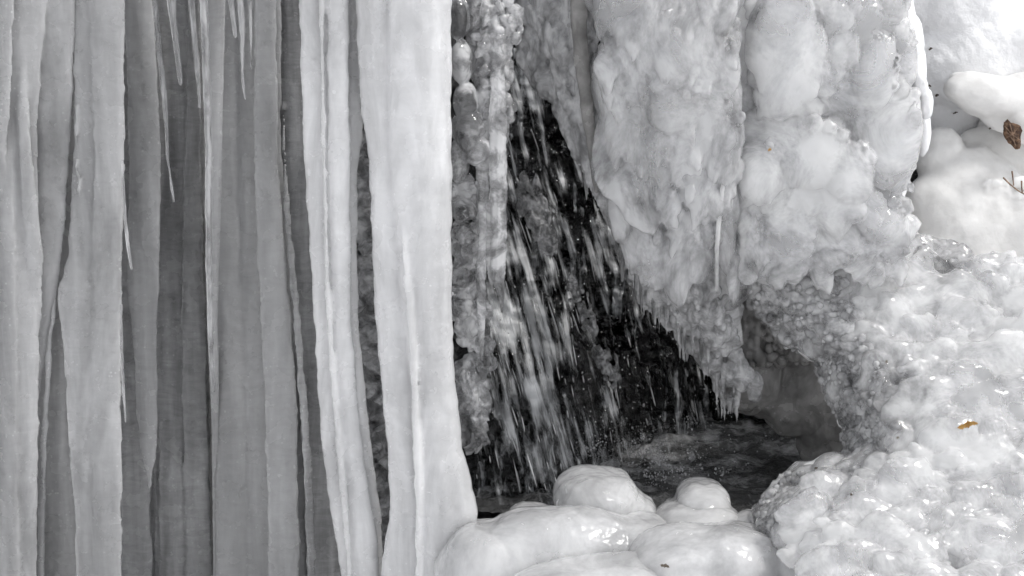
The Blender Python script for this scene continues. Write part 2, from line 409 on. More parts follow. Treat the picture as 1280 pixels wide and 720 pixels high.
# thin icicles
def icicle(label, keys, mat=None, dr=1., group='thin icicles hanging over the left curtain', voxel=None, **kw):
    s = Soup(); k = dict(flute=.05, ripple=.0008, wob=.5, n=28, step=2.0); k.update(kw)
    s.col(keys, seed=R.uniform(0, 50), dr=dr, **k)
    return tag(obj('icicle', s.mesh(), mat or M_drip), label, 'icicle', group)


icicle('longest thin icicle with bright left edge, its tip halfway down the curtain', [(-70, 246, 256, .12), (60, 252, 263, .12), (180, 256, 265, .12), (330, 257, 265, .12), (400, 259, 266, .12), (440, 261, 267, .12), (475, 264, 269, .12), (488, 265, 270, .12)], wob=.9)
icicle('thin crooked icicle hanging over the pale grey tongue, ending in a fine tip', [(-70, 186, 194, .16), (0, 190, 197, .16), (60, 195, 202, .16), (120, 202, 208, .16), (200, 208, 212, .16), (213, 210, 214, .16), (252, 216, 218, .16)], wob=1.)
icicle('stout short icicle with rounded tip, beside the crooked icicle', [(-70, 202, 216, .14), (0, 208, 220, .14), (20, 211, 220, .14), (60, 217, 224, .14), (98, 222, 228, .14), (105, 223, 228, .14)])
icicle('slim icicle ending just left of the longest icicle', [(-70, 228, 238, .15), (0, 235, 243, .15), (40, 239, 246, .15), (80, 243, 249, .15), (100, 245, 250, .15), (128, 248, 251, .15), (134, 248, 251, .15)])
icicle('shortest icicle, first of three right of the longest icicle', [(-70, 276, 284, .15), (0, 285, 292, .15), (30, 290, 295, .15), (46, 292, 297, .15)])
icicle('wavy icicle with a twisted tip, middle of three right of the longest icicle', [(-70, 293, 301, .15), (0, 297, 304, .15), (40, 299, 306, .15), (90, 302, 305, .15), (105, 302, 305, .15), (124, 306, 307, .15)], wob=1.)
icicle('needle thin icicle, last of three right of the longest icicle', [(-70, 308, 315, .15), (0, 310, 315, .15), (40, 312, 315, .15), (86, 313, 314.5, .15)])
icicle('thin icicle stuck to the right edge of the straight pale column, upper one', [(200, 151, 154, .06), (226, 152, 156, .05), (270, 154, 158, .05), (310, 158, 163, .05), (336, 163, 166, .05)])
icicle('thin icicle stuck to the right edge of the straight pale column, lower one', [(380, 150, 153, .05), (440, 150, 154, .05), (480, 152, 156, .05), (527, 156, 158, .05)])
icicle('broad flat icicle flowing behind the longest icicle down to the bottom', [(-70, 252, 284, .24), (60, 254, 280, .24), (200, 257, 277, .24), (400, 258, 272, .26), (520, 264, 274, .31), (800, 268, 276, .35)], mat=M_mid, n=48, dr=.6)

# ------------------------------------------------------------------ clear knobby ice either side of the white column
s = Soup()
for i in range(60):
    py = 130 + i * 9.3
    cx = np.interp(py, [150, 400, 560, 680], [449, 457, 468, 480])
    for j in range(3):
        s.lobe(cx + R.uniform(-22, 22), py + R.uniform(-5, 5), .36 + R.uniform(-.03, .03), R.uniform(9, 20), R.uniform(5, 14), .06, tilt=R.uniform(-40, 40), sub=3, lump=.25)
s.lobe(465, 420, .42, 40, 330, .05)
tag(obj('knobby_ice', s.fuse(.0045, smooth=1, fine=.004, finef=22), ice('knobby_backing_ice', .25, .6, trans=.3, sss=.3, srad=.01, rough=.1, vs=(20, 20, 20), bump=.5, bfreq=40, ridges=1.)),
    'rough dark knobby ice filling the narrow gap between the two white columns', 'knobby ice', 'clear knobby ice')

def knobby(label, lobes, mat=M_clear, voxel=.004, fine=.001, finef=25, extra=None, smooth=1, name='knobby_ice', group='clear knobby ice', cat='knobby ice'):
    s = Soup()
    for l in lobes: s.lobe(*l[:6], tilt=l[6] if len(l) > 6 else 0, taper=l[7] if len(l) > 7 else 0, sub=3, lump=.12)
    if extra: extra(s)
    return tag(obj(name, s.fuse(voxel, smooth=smooth, fine=fine, finef=finef), mat), label, cat, group)


knobby('chain of smooth clear bulging lumps hugging the right side of the brightest column', [
    (572, 22, .16, 16, 28, .05), (592, 10, .18, 12, 40, .05), (577, 78, .14, 15, 28, .06), (582, 128, .14, 16, 26, .06), (588, 165, .13, 20, 30, .06),
    (597, 188, .13, 16, 20, .06, 20), (592, 50, .2, 10, 50, .04), (604, 100, .2, 12, 60, .05), (574, 200, .2, 14, 30, .04), (573, 160, .16, 9, 20, .05)])
knobby('slim wavy clear icicle twisting down between the lumps and the ringed icicle', [], extra=lambda s: (
    s.col([(150, 596, 612, .15), (200, 594, 611, .15), (240, 597, 610, .15), (300, 598, 609, .15), (340, 594, 608, .15), (400, 597, 607, .15), (450, 600, 604, .15)], ring=.14, ring_len=13, wob=2, flute=.2)),
    name='icicle', cat='icicle', group='clear icicles beside the cave')
knobby('clear icicle ringed with bead-like ridges and a narrow tip, beside the dark water', [], extra=lambda s: (
    s.col([(-40, 618, 630, .20), (40, 616, 630, .17), (90, 613, 631, .14), (180, 611, 633, .12), (260, 613, 634, .12), (340, 613, 632, .12), (358, 616, 631, .12), (364, 622, 631, .12), (391, 626, 630, .12)], ring=.10, ring_len=8, wob=2, flute=.12),
    s.col([(250, 608, 618, .14), (320, 607, 618, .14), (355, 612, 618, .14)], ring=.1, ring_len=8)),
    name='icicle', cat='icicle', group='clear icicles beside the cave')
def fr(s):
    for i in range(230):
        t = R.rand(); py = 0 + 185 * t
        lo = 592 + 14 * t; hi = np.interp(py, [0, 40, 60, 100, 150, 185], [652, 652, 640, 636, 640, 628])
        s.lobe(R.uniform(lo, hi), py, .2 + R.uniform(-.05, .02), R.uniform(3, 9), R.uniform(4, 12), .02, tilt=R.uniform(-30, 30), sub=2, lump=.3)
    s.col([(-60, 596, 640, .22), (60, 600, 634, .22), (120, 604, 634, .22), (180, 608, 626, .22)], dr=.5)
knobby('frothy sparkling cluster of clear ice crystals at the top left corner of the cave', [], extra=fr, mat=M_froth, voxel=.0035, fine=.002, finef=60, smooth=0)
def lowc(s):
    for i in range(150):
        t = R.rand() ** .9; py = 225 + 330 * t
        lo = 566 + 10 * t; hi = np.interp(py, [225, 350, 480, 555], [592, 604, 612, 600])
        s.lobe(R.uniform(lo, hi), py, .28 + R.uniform(-.05, .03), R.uniform(5, 15), R.uniform(6, 16), .03, tilt=R.uniform(-30, 30), sub=2, lump=.3)
    for cx, cy, r in ((577, 345, 15), (578, 384, 16), (583, 295, 14), (576, 265, 12)): s.lobe(cx, cy, .22, r, r, .05, lump=.2)
knobby('column of dark clear blobs with glinting edges, below the smooth lumps', [], extra=lowc, voxel=.004, fine=.003, finef=30, smooth=0)

# ------------------------------------------------------------------ cliff, cascade, pool, ground
def grid_mesh(px0, px1, py0, py1, step, yf, name='g'):
    xs = np.arange(px0, px1 + .1, step); ys = np.arange(py0, py1 + .1, step)
    X, Yp = np.meshgrid(xs, ys); Yv = yf(X, Yp); V = P(X, Yp, Yv).reshape(-1, 3)
    a = (np.arange(len(ys) - 1)[:, None] * len(xs) + np.arange(len(xs) - 1)[None]).ravel()
    F = np.stack([a, a + len(xs), a + len(xs) + 1, a + 1], 1)
    return mesh_np(name, V, F)

def N2(X, Y, fx, fy, sd, o=3):
    q = np.stack([X.ravel() * fx, Y.ravel() * fy, np.full(X.size, sd)], 1); return fbm(q, o).reshape(X.shape)

obj_c = struct(obj('cliff', grid_mesh(-500, 1800, -700, 900, 6, lambda X, Y: 1.35 - .0006 * (Y - 360) + .22 * N2(X - .35 * Y, Y, .008, .006, 3.3, 5)), M_rock))

# wet rock steps in the cave and the cascade over them
def yrock(X, Y):
    U = X - .33 * (Y - 300)
    return .38 * np.clip((X - 790) / 90, 0, 1) - .42 * np.clip((Y - 400) / 200, 0, 1) * np.clip((790 - X) / 70, 0, 1) + .06 + 1.05 - .0011 * (Y - 300) + .10 * N2(U, Y, .016, .007, 9.1, 4) + .05 * N2(X, Y, .03, .05, 4.1, 3)
rk = obj('rock', grid_mesh(560, 1075, -40, 640, 2.5, yrock), M_rock)
tag(rk, 'black wet rock face inside the cave under the falling water', 'rock')

def water_mat():
    m, nt = newmat('running_water'); T = NT(nt); out = T.n('ShaderNodeOutputMaterial')
    tc = T.n('ShaderNodeTexCoord'); mp = T.n('ShaderNodeMapping'); mp.inputs['Rotation'].default_value = (0, rad(17), 0); mp.inputs['Scale'].default_value = (34, 8, 3.0)
    T.l(tc.outputs['Object'], mp.inputs[0])
    nz = T.n('ShaderNodeTexNoise', Scale=1., Detail=6., Roughness=.6, Distortion=.4); T.l(mp.outputs[0], nz.inputs['Vector'])
    n2 = T.n('ShaderNodeTexNoise', Scale=3.2, Detail=3.); T.l(tc.outputs['Object'], n2.inputs['Vector'])
    ad = T.n('ShaderNodeMath', operation='MULTIPLY_ADD'); T.l(n2.outputs[0], ad.inputs[0]); ad.inputs[1].default_value = .6; T.l(nz.outputs[0], ad.inputs[2])
    cr = T.n('ShaderNodeMapRange'); cr.inputs[1].default_value = .86; cr.inputs[2].default_value = 1.12; T.l(ad.outputs[0], cr.inputs[0])
    foam = T.n('ShaderNodeBsdfPrincipled', Roughness=.35); foam.inputs['Base Color'].default_value = (.55, .56, .57, 1); foam.inputs['IOR'].default_value = 1.33
    cl = T.n('ShaderNodeBsdfPrincipled', Roughness=.05); cl.inputs['Base Color'].default_value = (.9, .9, .9, 1); cl.inputs['Transmission Weight'].default_value = 1.; cl.inputs['IOR'].default_value = 1.33
    bp = T.n('ShaderNodeBump', Strength=.5, Distance=.012); T.l(nz.outputs[0], bp.inputs['Height']); T.l(bp.outputs[0], cl.inputs['Normal']); T.l(bp.outputs[0], foam.inputs['Normal'])
    mx = T.n('ShaderNodeMixShader'); T.l(cr.outputs[0], mx.inputs[0]); T.l(cl.outputs[0], mx.inputs[1]); T.l(foam.outputs[0], mx.inputs[2]); T.l(mx.outputs[0], out.inputs[0])
    return m
M_run = water_mat()
def ywat(X, Y):
    U = X - .30 * (Y - 300)
    return yrock(X, Y) - .05 - .03 * np.abs(N2(U, Y, .12, .012, 2.2, 3)) - .04 * N2(U, Y, .03, .01, 5.2, 2)
wsheet = obj('cascade', grid_mesh(585, 1060, 60, 636, 2, ywat), M_run)
tag(wsheet, 'thin sheet of running water with pale streaks sliding down the dark rock', 'cascade', kind='stuff')

# falling drops and threads of water
M_drop = simple('falling_water', (.5, .5, .51), (.75, .75, .76), scale=30, rough=.12, bump=.1, trans=.45)
s = Soup(); V2, F2 = ICO[1]
def inside(px, py):
    l = np.interp(py, [60, 200, 380, 560, 620], [640, 632, 604, 590, 600]); r = np.interp(py, [60, 95, 200, 300, 400, 470, 560], [645, 655, 722, 768, 810, 868, 880])
    return l < px < r
n = 0
while n < 120:
    py = R.uniform(90, 615); px = R.uniform(590, 885)
    if not inside(px, py): continue
    dens = math.exp(-((px - 655 - .10 * (py - 300)) / 62) ** 2) * (.25 + .75 * min(1, max(0, (py - 130) / 260))) + .16
    dens *= .5 + 1.1 * (pn(np.array([[(px - .3 * py) * .045, py * .006, 2.]]))[0] + .45)
    if R.rand() > dens: continue
    n += 1
    L = R.uniform(3, 15) * (1 if R.rand() < .85 else 1.8); w = R.uniform(.4, 1.15)
    Y = float(yrock(np.array([[px]]), np.array([[py]]))[0, 0]) - R.uniform(.1, .42)
    ang = -math.degrees(math.atan(.16 + .2 * R.rand()))
    s.lobe(px, py, Y, w, L, w * S(Y), tilt=ang, taper=R.uniform(-.4, .4), sub=1 if L < 14 else 2, lump=.2)
tag(obj('falling_water', s.mesh(), M_drop), 'white threads and long drops of water falling down the dark cave', 'falling water', kind='stuff')

s = Soup()
for i in range(5200):
    a = R.rand()
    px = R.normal(795, 55) if a < .8 else R.uniform(600, 1000); py = R.normal(588, 24) if a < .8 else R.uniform(150, 610)
    if not (590 < px < 1010 and py < 640) or (py > 560 and px < 690): continue
    r = R.uniform(.4, 1.15) * (1.7 if R.rand() < .08 else 1)
    if a < .7 and pn(np.array([[px * .05, py * .09, .5]]))[0] < -.15 + .3 * R.rand(): continue
    s.lobe(px, py, R.uniform(.35, .8), r, r * R.uniform(.8, 1.6), r * .0026, sub=1)
M_splash = ice('splash_water', .8, .9, trans=.8, sss=0, rough=.04, rvar=.01, bump=0, vs=(5, 5, 5))
tag(obj('splash_drops', s.mesh(), M_splash), 'tiny bright splash drops scattered above the pool and in the cave', 'splash', kind='stuff')

def veil_mat(seed, thr):
    m, nt = newmat('water_veil'); T = NT(nt); out = T.n('ShaderNodeOutputMaterial'); tc = T.n('ShaderNodeTexCoord')
    mp = T.n('ShaderNodeMapping'); mp.inputs['Location'].default_value = (seed, seed * 2, 0); mp.inputs['Rotation'].default_value = (0, rad(13 + seed), 0); T.l(tc.outputs['Object'], mp.inputs[0])
    m2 = T.n('ShaderNodeMapping'); m2.inputs['Scale'].default_value = (42, 3, 4.2); T.l(mp.outputs[0], m2.inputs[0])
    nz = T.n('ShaderNodeTexNoise', Scale=1., Detail=3.2, Roughness=.5); T.l(m2.outputs[0], nz.inputs['Vector'])
    m3 = T.n('ShaderNodeMapping'); m3.inputs['Scale'].default_value = (11, 2, 6); T.l(mp.outputs[0], m3.inputs[0])
    n2 = T.n('ShaderNodeTexNoise', Scale=1., Detail=2.); T.l(m3.outputs[0], n2.inputs['Vector'])
    at = T.n('ShaderNodeAttribute', attribute_name='dens')
    a1 = T.n('ShaderNodeMath', operation='MULTIPLY_ADD'); T.l(n2.outputs[0], a1.inputs[0]); a1.inputs[1].default_value = .95; T.l(nz.outputs[0], a1.inputs[2])
    a2 = T.n('ShaderNodeMath', operation='MULTIPLY_ADD'); T.l(at.outputs['Fac'], a2.inputs[0]); a2.inputs[1].default_value = .17; T.l(a1.outputs[0], a2.inputs[2])
    cr = T.n('ShaderNodeMapRange'); cr.interpolation_type = 'SMOOTHSTEP'; cr.inputs[1].default_value = thr; cr.inputs[2].default_value = thr + .30; cr.inputs[4].default_value = .55; T.l(a2.outputs[0], cr.inputs[0])
    w_ = T.n('ShaderNodeBsdfPrincipled', Roughness=.3); w_.inputs['Base Color'].default_value = (.8, .81, .82, 1)
    tr = T.n('ShaderNodeBsdfTransparent'); mx = T.n('ShaderNodeMixShader'); T.l(cr.outputs[0], mx.inputs[0]); T.l(tr.outputs[0], mx.inputs[1]); T.l(w_.outputs[0], mx.inputs[2]); T.l(mx.outputs[0], out.inputs[0])
    return m
for k, off in enumerate((.14, .24, .34)):
    me = grid_mesh(596, 900, 70, 632, 3, lambda X, Y: yrock(X, Y) * .5 + .5 * (1.05 - .0011 * (Y - 300)) - off - .03 * N2(X - .25 * Y, Y, .03, .01, 3. + k, 2))
    xs_ = np.arange(596, 900.1, 3); ys_ = np.arange(70, 632.1, 3); XX, YY = np.meshgrid(xs_, ys_)
    den = np.exp(-((XX - 642 - .12 * (YY - 300)) / 48) ** 2) * np.clip((YY - 120) / 250, 0, 1) - .55 * np.clip((XX - 760) / 60, 0, 1) * (YY < 500)
    at = me.attributes.new('dens', 'FLOAT', 'POINT'); at.data.foreach_set('value', den.astype(np.float32).ravel())
    tag(obj('water_veil', me, veil_mat(k * 1.7, 1.07)), 'soft pale streaks of water falling through the cave, ' + ('layer closest to the black rock', 'middle layer', 'layer nearest the domes')[k], 'water veil', kind='stuff')

# icy crusts on rock inside the cave
def crust(label, pts, r0, Y, mat=M_clear, n=60):
    s = Soup()
    for i in range(n):
        t = R.rand() * (len(pts) - 1); k = int(t); f = t - k
        px = pts[k][0] * (1 - f) + pts[k + 1][0] * f; py = pts[k][1] * (1 - f) + pts[k + 1][1] * f; w = pts[k][2] * (1 - f) + pts[k + 1][2] * f
        s.lobe(px + R.uniform(-w, w), py + R.uniform(-w, w), Y + R.uniform(-.02, .02), R.uniform(.25, .9) * r0, R.uniform(.5, 2.2) * r0, .02, tilt=R.uniform(-35, 10), sub=2, lump=.4)
    tag(obj('ice_crust', s.fuse(.0035, smooth=0, fine=.0015, finef=60), mat), label, 'ice crust', 'ice crusts on the rock inside the cave')
M_crust = ice('crust_ice', .25, .6, trans=.75, sss=.3, srad=.01, rough=.08, rvar=.05, vs=(25, 25, 25), bump=.5, bfreq=70)
crust('grainy grey ice crust in mid stream just right of the ringed icicle', [(655, 225, 10), (668, 250, 16), (675, 285, 12), (690, 310, 5)], 7, .52, M_crust, 90)
crust('small glassy ice crust hanging in the stream below the grainy crust', [(712, 352, 5), (722, 370, 12), (735, 395, 8), (742, 420, 5)], 4.2, .56, M_crust, 60)
crust('clear jagged ice lumps dripping in the centre of the cave', [(745, 440, 6), (760, 455, 12), (768, 478, 7)], 4.2, .56, M_crust, 60)
crust('glittering clear ice drips at the foot of the blob column beside the brightest column', [(582, 470, 6), (592, 500, 12), (598, 530, 9), (604, 552, 5)], 6, .2, M_clear, 70)

# pool
def pool_mat():
    m, nt = newmat('pool_water'); T = NT(nt); out = T.n('ShaderNodeOutputMaterial'); b = T.n('ShaderNodeBsdfPrincipled')
    tc = T.n('ShaderNodeTexCoord'); nz = T.n('ShaderNodeTexNoise', Scale=7., Detail=9., Roughness=.7); T.l(tc.outputs['Object'], nz.inputs['Vector'])
    cr = T.n('ShaderNodeMapRange'); cr.inputs[1].default_value = .46; cr.inputs[2].default_value = .74; T.l(nz.outputs[0], cr.inputs[0])
    mx = T.n('ShaderNodeMix', data_type='RGBA'); T.l(cr.outputs[0], mx.inputs[0]); mx.inputs[6].default_value = (.07, .07, .07, 1); mx.inputs[7].default_value = (.6, .6, .6, 1)
    T.l(mx.outputs[2], b.inputs['Base Color']); b.inputs['Roughness'].default_value = .12; b.inputs['IOR'].default_value = 1.33
    n2 = T.n('ShaderNodeTexNoise', Scale=22., Detail=6., Roughness=.6, Distortion=1.); T.l(tc.outputs['Object'], n2.inputs['Vector'])
    bp = T.n('ShaderNodeBump', Strength=.9, Distance=.03); T.l(n2.outputs[0], bp.inputs['Height']); T.l(bp.outputs[0], b.inputs['Normal']); T.l(b.outputs[0], out.inputs[0]); return m
ZP = float(P(900, 540, 1.05)[2])
xs = np.linspace(-.18, 1.9, 200); ys = np.linspace(.12, 1.6, 90); X, Y = np.meshgrid(xs, ys)
Z = ZP + .022 * N2(X, Y, 8, 12, 1.1, 5)
a = (np.arange(89)[:, None] * 200 + np.arange(199)[None]).ravel()
struct(obj('pool_water', mesh_np('pool', np.stack([X, Y, Z], 2).reshape(-1, 3), np.stack([a, a + 1, a + 201, a + 200], 1)), pool_mat()))

xs = np.linspace(-60, 60, 241); ys = np.linspace(-80, 40, 241); X, Y = np.meshgrid(xs, ys)
Z = ZP - .55 + .35 * N2(X, Y, .15, .15, 8.8, 3) - .0 * X
a = (np.arange(240)[:, None] * 241 + np.arange(240)[None]).ravel()
gx = 1200 / 60
V = np.stack([X, Y, Z], 2); edge = (np.abs(X) > 59.9) | (Y < -79.9) | (Y > 39.9)
V[edge] = V[edge] * np.array([gx, gx, 0]) + np.array([0, 0, ZP - .6])
struct(obj('ground', mesh_np('ground', V.reshape(-1, 3), np.stack([a, a + 1, a + 242, a + 241], 1)), M_snow))

# ------------------------------------------------------------------ UPPER RIGHT: roof ice, lobed masses
def roof(s):
    for i in range(650):
        t = R.rand(); py = -20 + 300 * t
        l = np.interp(py, [-20, 0, 90, 130, 220, 280], [640, 640, 655, 690, 738, 768]); r = np.interp(py, [-20, 200, 280], [738, 752, 775])
        px = R.uniform(l, r)
        s.lobe(px, py, .42 - .2 * (px - 640) / 130 + R.uniform(-.03, .02), R.uniform(3, 10), R.uniform(5, 20), .025, tilt=-20 + R.uniform(-20, 20), sub=2, lump=.3)
    for t in np.linspace(0, 1, 20):
        s.lobe(690 + 70 * t, -40 + 280 * t, .40 - .1 * t, 42 - 26 * t, 60, .06, tilt=-16)
s = Soup(); roof(s)
tag(obj('ice_curtain', s.fuse(.004, smooth=0, fine=.0025, finef=40), ice('roof_ice', .32, .7, trans=.4, sss=.3, srad=.015, rough=.08, rvar=.06, vs=(14, 14, 7), bump=.6, bfreq=40, ridges=.6)),
    'dark glassy slanting ice curtain forming the left roof of the cave', 'ice curtain')
icm = thing('ringed_ice', 'banded grey ice pillar between the dark slanting curtain and lobed ice', 'ice pillar', tuple(P(725, 60, .2)))
s = Soup(); s.col([(-60, 712, 740, .2), (40, 714, 733, .2), (110, 722, 740, .2), (190, 735, 745, .2), (240, 742, 748, .2)], ring=.05, ring_len=5, wob=1.5)
part('pillar', s.fuse(.004, smooth=0), M_hollow, icm)

def L(s, *a, **k):
    s.lobe(*a, **k)
s = Soup()
body = [(778, 10, .16, 40, 50, .12), (815, -20, .2, 76, 70, .14), (775, 110, .17, 36, 60, .12), (800, 170, .18, 58, 120, .14), (835, 90, .12, 60, 90, .14),
        (843, 72, -.05, 27, 42, .09, 3, .35), (812, 45, .02, 20, 50, .08), (885, 105, .02, 40, 72, .12, -4), (868, 60, .08, 26, 40, .1), (905, 105, .1, 22, 60, .1),
        (850, 138, -.01, 42, 30, .1, -10), (882, 150, .06, 34, 60, .1), (912, 180, .09, 15, 38, .08), (872, 200, .08, 30, 70, .1), (828, 195, .1, 34, 55, .1),
        (798, 215, .14, 26, 60, .09), (775, 235, .17, 18, 70, .07, -4), (905, 250, .14, 17, 90, .07, 0, .2), (872, 270, .14, 24, 90, .09), (845, 290, .16, 30, 90, .09), (815, 280, .18, 26, 90, .08),
        (920, 290, .2, 12, 90, .06), (793, 275, .2, 18, 70, .06), (880, 320, .34, 40, 60, .08), (915, 330, .34, 26, 60, .07)]
core = Soup()
for l in body:
    y = .14 + (l[2] - .1) * .55
    s.scale(l[0], l[1], y, l[3] * 1.04, l[4], .055, tilt=l[6] if len(l) > 6 else 0, taper=l[7] if len(l) > 7 else 0, pitch=R.uniform(4, 16), yaw=R.uniform(-12, 14), sub=4, lump=.2, p=2.5)
    core.lobe(l[0], l[1] - 6, y + .055, l[3] * .85, l[4] * .85, .05, sub=3)
for i in range(260):
    py = R.uniform(-10, 325); px = R.uniform(752, 922)
    if px < 752 + .10 * py + .2 * max(0, py - 230): continue
    sz = R.uniform(.5, 1.15) * np.interp(py, [0, 200, 340], [24, 17, 10])
    yb = np.interp(px, [745, 790, 850, 905, 925], [.13, .085, .055, .06, .10]) + np.interp(py, [60, 240, 345], [0, .02, .10])
    s.scale(px, py, yb + R.uniform(.0, .022), sz * .72, sz * R.uniform(1.0, 2.3), .040, tilt=R.uniform(-14, 14), pitch=R.uniform(4, 26), yaw=R.uniform(-14, 14), taper=R.uniform(-.1, .3), sub=3, lump=.3)
for cx, cy in ((885, 42), (905, 60), (872, 20), (898, 82), (868, 118), (900, 132), (912, 150), (842, 22), (850, 46)):
    for j in range(6):
        s.scale(cx + R.uniform(-14, 14), cy + R.uniform(-5, 5), .055 + R.uniform(-.02, .0), R.uniform(3, 7), R.uniform(3, 6), .03, pitch=R.uniform(20, 45), tilt=R.uniform(-30, 30), sub=3, lump=.3, p=2.2)
massL = thing('frozen_cascade', 'pale lobed ice mass hanging right of the cave mouth, drips fringing its lower edge', 'ice mass', tuple(P(830, 430, .2)))
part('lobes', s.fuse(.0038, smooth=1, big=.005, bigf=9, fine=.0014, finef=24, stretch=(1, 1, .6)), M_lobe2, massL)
part('cloudy_core', core.fuse(.008, smooth=2), M_core, massL)
# rough clear fringe
def edgex(py): return np.interp(py, [180, 220, 290, 370, 420, 470, 520], [738, 745, 775, 800, 850, 893, 905])
s = Soup()
for i in range(2300):
    py = 190 + 330 * R.rand() ** .75; l = edgex(py); r = np.interp(py, [190, 240, 300, 350, 420, 520], [760, 790, 870, 935, 960, 960])
    px = l + (r - l) * R.rand() ** 1.3
    sz = R.uniform(2.5, 7)
    if px > 900 and py > 345 + .9 * abs(px - 960) * (px < 960) + 20 and py > 440 - .0 * px: continue
    if px > 925 and py > 360: continue
    yy = .30 + .14 * max(0, (px - 900) / 40) - .1 * min(1, (px - l) / 60) + .0004 * (py - 300) + .12 * (py > 430) * (py - 430) / 90
    s.lobe(px, py, yy + R.uniform(-.03, .01), sz, sz * R.uniform(1, 2), .018, tilt=R.uniform(-15, 15), sub=2, lump=.25)
for i in range(90):
    t = R.rand(); py = 230 + 265 * t; l = edgex(py) + R.uniform(10, 50)
    s.lobe(l, py, .33, 10, 14, .035, sub=2, lump=.3)
for i in range(150):
    py = R.uniform(200, 515); px = edgex(py) + R.uniform(-3, 26); Ln = R.uniform(8, 30) * (1.3 if R.rand() < .2 else 1); w = R.uniform(1.6, 3.6)
    if py + Ln > 535: continue
    yy = .30 + R.uniform(-.04, .03) + .12 * max(0, py - 430) / 90
    s.col([(py - 12, px - w, px + w, yy), (py + Ln * .4, px - w * .7, px + w * .7, yy), (py + Ln, px - w * .3, px + w * .3, yy)], n=14, step=2, wob=.6, flute=.15, ring=.12, ring_len=7)
part('clear_fringe', s.fuse(.0035, smooth=0, fine=.001, finef=60), ice('fringe_ice', .40, .66, trans=.45, sss=.4, srad=.012, rough=.09, rvar=.06, vs=(20, 20, 20), bump=.5, bfreq=60), massL)
M_glass = ice('glassy_icicle_ice', .25, .6, trans=.85, sss=.2, srad=.01, rough=.04, rvar=.02, vs=(30, 30, 9), bump=.35, bfreq=60)
# hanging clear icicles on the fringe
fr_ic = [(778, 255, 352, 9, 'longest glassy drip icicle hanging alone over the black cave'), (792, 290, 378, 6, 'slim icicle just right of the longest glassy drip'), (802, 300, 388, 7, 'icicle with a clinging thread, third in the fringe row'),
         (817, 330, 398, 8, 'icicle ending in a round water drop, middle of the fringe'), (827, 350, 392, 5, 'short icicle right of the round water drop'), (835, 360, 400, 5, 'short blunt icicle in the fringe, left of the lower cluster'),
         (848, 380, 436, 6, 'leftmost icicle of the lower fringe cluster'), (856, 390, 440, 5, 'second icicle of the lower fringe cluster'), (866, 395, 444, 7, 'stoutest icicle of the lower fringe cluster'), (877, 420, 456, 6, 'last icicle of the lower fringe cluster above the pool'), (733, 225, 250, 5, 'small drip at the edge of the slanting ice curtain'), (741, 215, 246, 5, 'small drip just right of the one on the curtain edge')]
for px, y0, y1, w, lab in fr_ic:
    icicle(lab, [(y0 - 20, px - w, px + w, .27), (y0 + (y1 - y0) * .4, px - w * .55, px + w * .5, .27), (y1 - 8, px - w * .28, px + w * .28, .27), (y1, px - w * .12, px + w * .12, .27)], mat=M_glass, group='clear icicles fringing the cave roof', ring=.12, ring_len=9, wob=.6)
icicle('tall flat white icicle standing against the right end of the pale lobed mass', [(150, 911, 913, .16), (190, 906, 916, .11), (250, 901, 916, .10), (300, 898, 916, .13), (360, 892, 922, .22), (430, 886, 930, .32)], mat=M_lobe, n=40, group='white flowing icicles', dr=.5)
icicle('narrow white icicle joining the tall flat one at its top', [(190, 908, 910, .12), (220, 903, 908, .07), (250, 898, 904, .07), (310, 893, 899, .09), (370, 892, 899, .2)], mat=M_lobe, group='white flowing icicles')

# right lobed mass
s = Soup()
lobR = [(930, 40, .34, 30, 70, .12), (925, 130, .34, 26, 90, .1), (985, 62, .08, 48, 82, .16, -4), (968, 120, .14, 26, 30, .12), (1005, 105, .14, 24, 28, .12, 20),
        (1060, 10, .26, 50, 70, .16), (1045, 90, .22, 42, 60, .16), (1092, 88, .12, 27, 50, .13, 8), (1080, 120, .2, 30, 56, .13), (1108, 20, .28, 26, 60, .12), (1128, 78, .24, 17, 44, .1, 6),
        (1110, 172, .12, 40, 62, .16, 6, .2), (1128, 140, .18, 22, 30, .12), (1118, 210, .22, 24, 56, .12, 8, .4),
        (1000, 175, .12, 56, 32, .16, 8), (1022, 195, .06, 46, 44, .15), (960, 170, .22, 40, 40, .12), (1062, 218, .03, 30, 42, .13, -4), (1045, 240, .1, 34, 50, .12),
        (950, 215, .10, 30, 42, .12, -6), (974, 262, .12, 20, 46, .1), (940, 270, .18, 24, 60, .1), (1008, 268, .16, 24, 44, .1), (995, 230, .18, 30, 50, .1),
        (1066, 264, .04, 19, 15, .08), (1088, 262, .1, 20, 34, .1), (1038, 272, .1, 16, 16, .07), (1104, 280, .14, 26, 26, .1), (1126, 284, .24, 24, 20, .08),
        (962, 312, .28, 40, 40, .1), (990, 300, .25, 60, 40, .1), (1060, 305, .26, 70, 26, .12), (1030, -30, .3, 120, 50, .16), (1000, 150, .4, 130, 160, .12), (945, 240, .4, 50, 110, .1)]
core = Soup()
for l in lobR:
    y = .2 + (l[2] - .2) * .5
    s.scale(l[0], l[1], y, l[3] * 1.04, l[4] * 1.04, .065 if l[3] > 25 else .045, tilt=l[6] if len(l) > 6 else 0, taper=l[7] if len(l) > 7 else 0, pitch=R.uniform(6, 18), yaw=R.uniform(-12, 16), sub=4, lump=.16, p=2.4)
    core.lobe(l[0], l[1], y + .055, l[3] * .88, l[4] * .9, .05, sub=3)
for i in range(70):   # nodules frozen along the rims of the lobes
    k = lobR[R.randint(2, 22)]; a = R.uniform(-.5, 1.7)
    s.scale(k[0] + k[3] * .88 * math.cos(a), k[1] - k[4] * .88 * math.sin(a), .2 + (k[2] - .2) * .5 - .02, R.uniform(5, 12), R.uniform(6, 16), .035, tilt=R.uniform(-20, 20), sub=3, lump=.3)
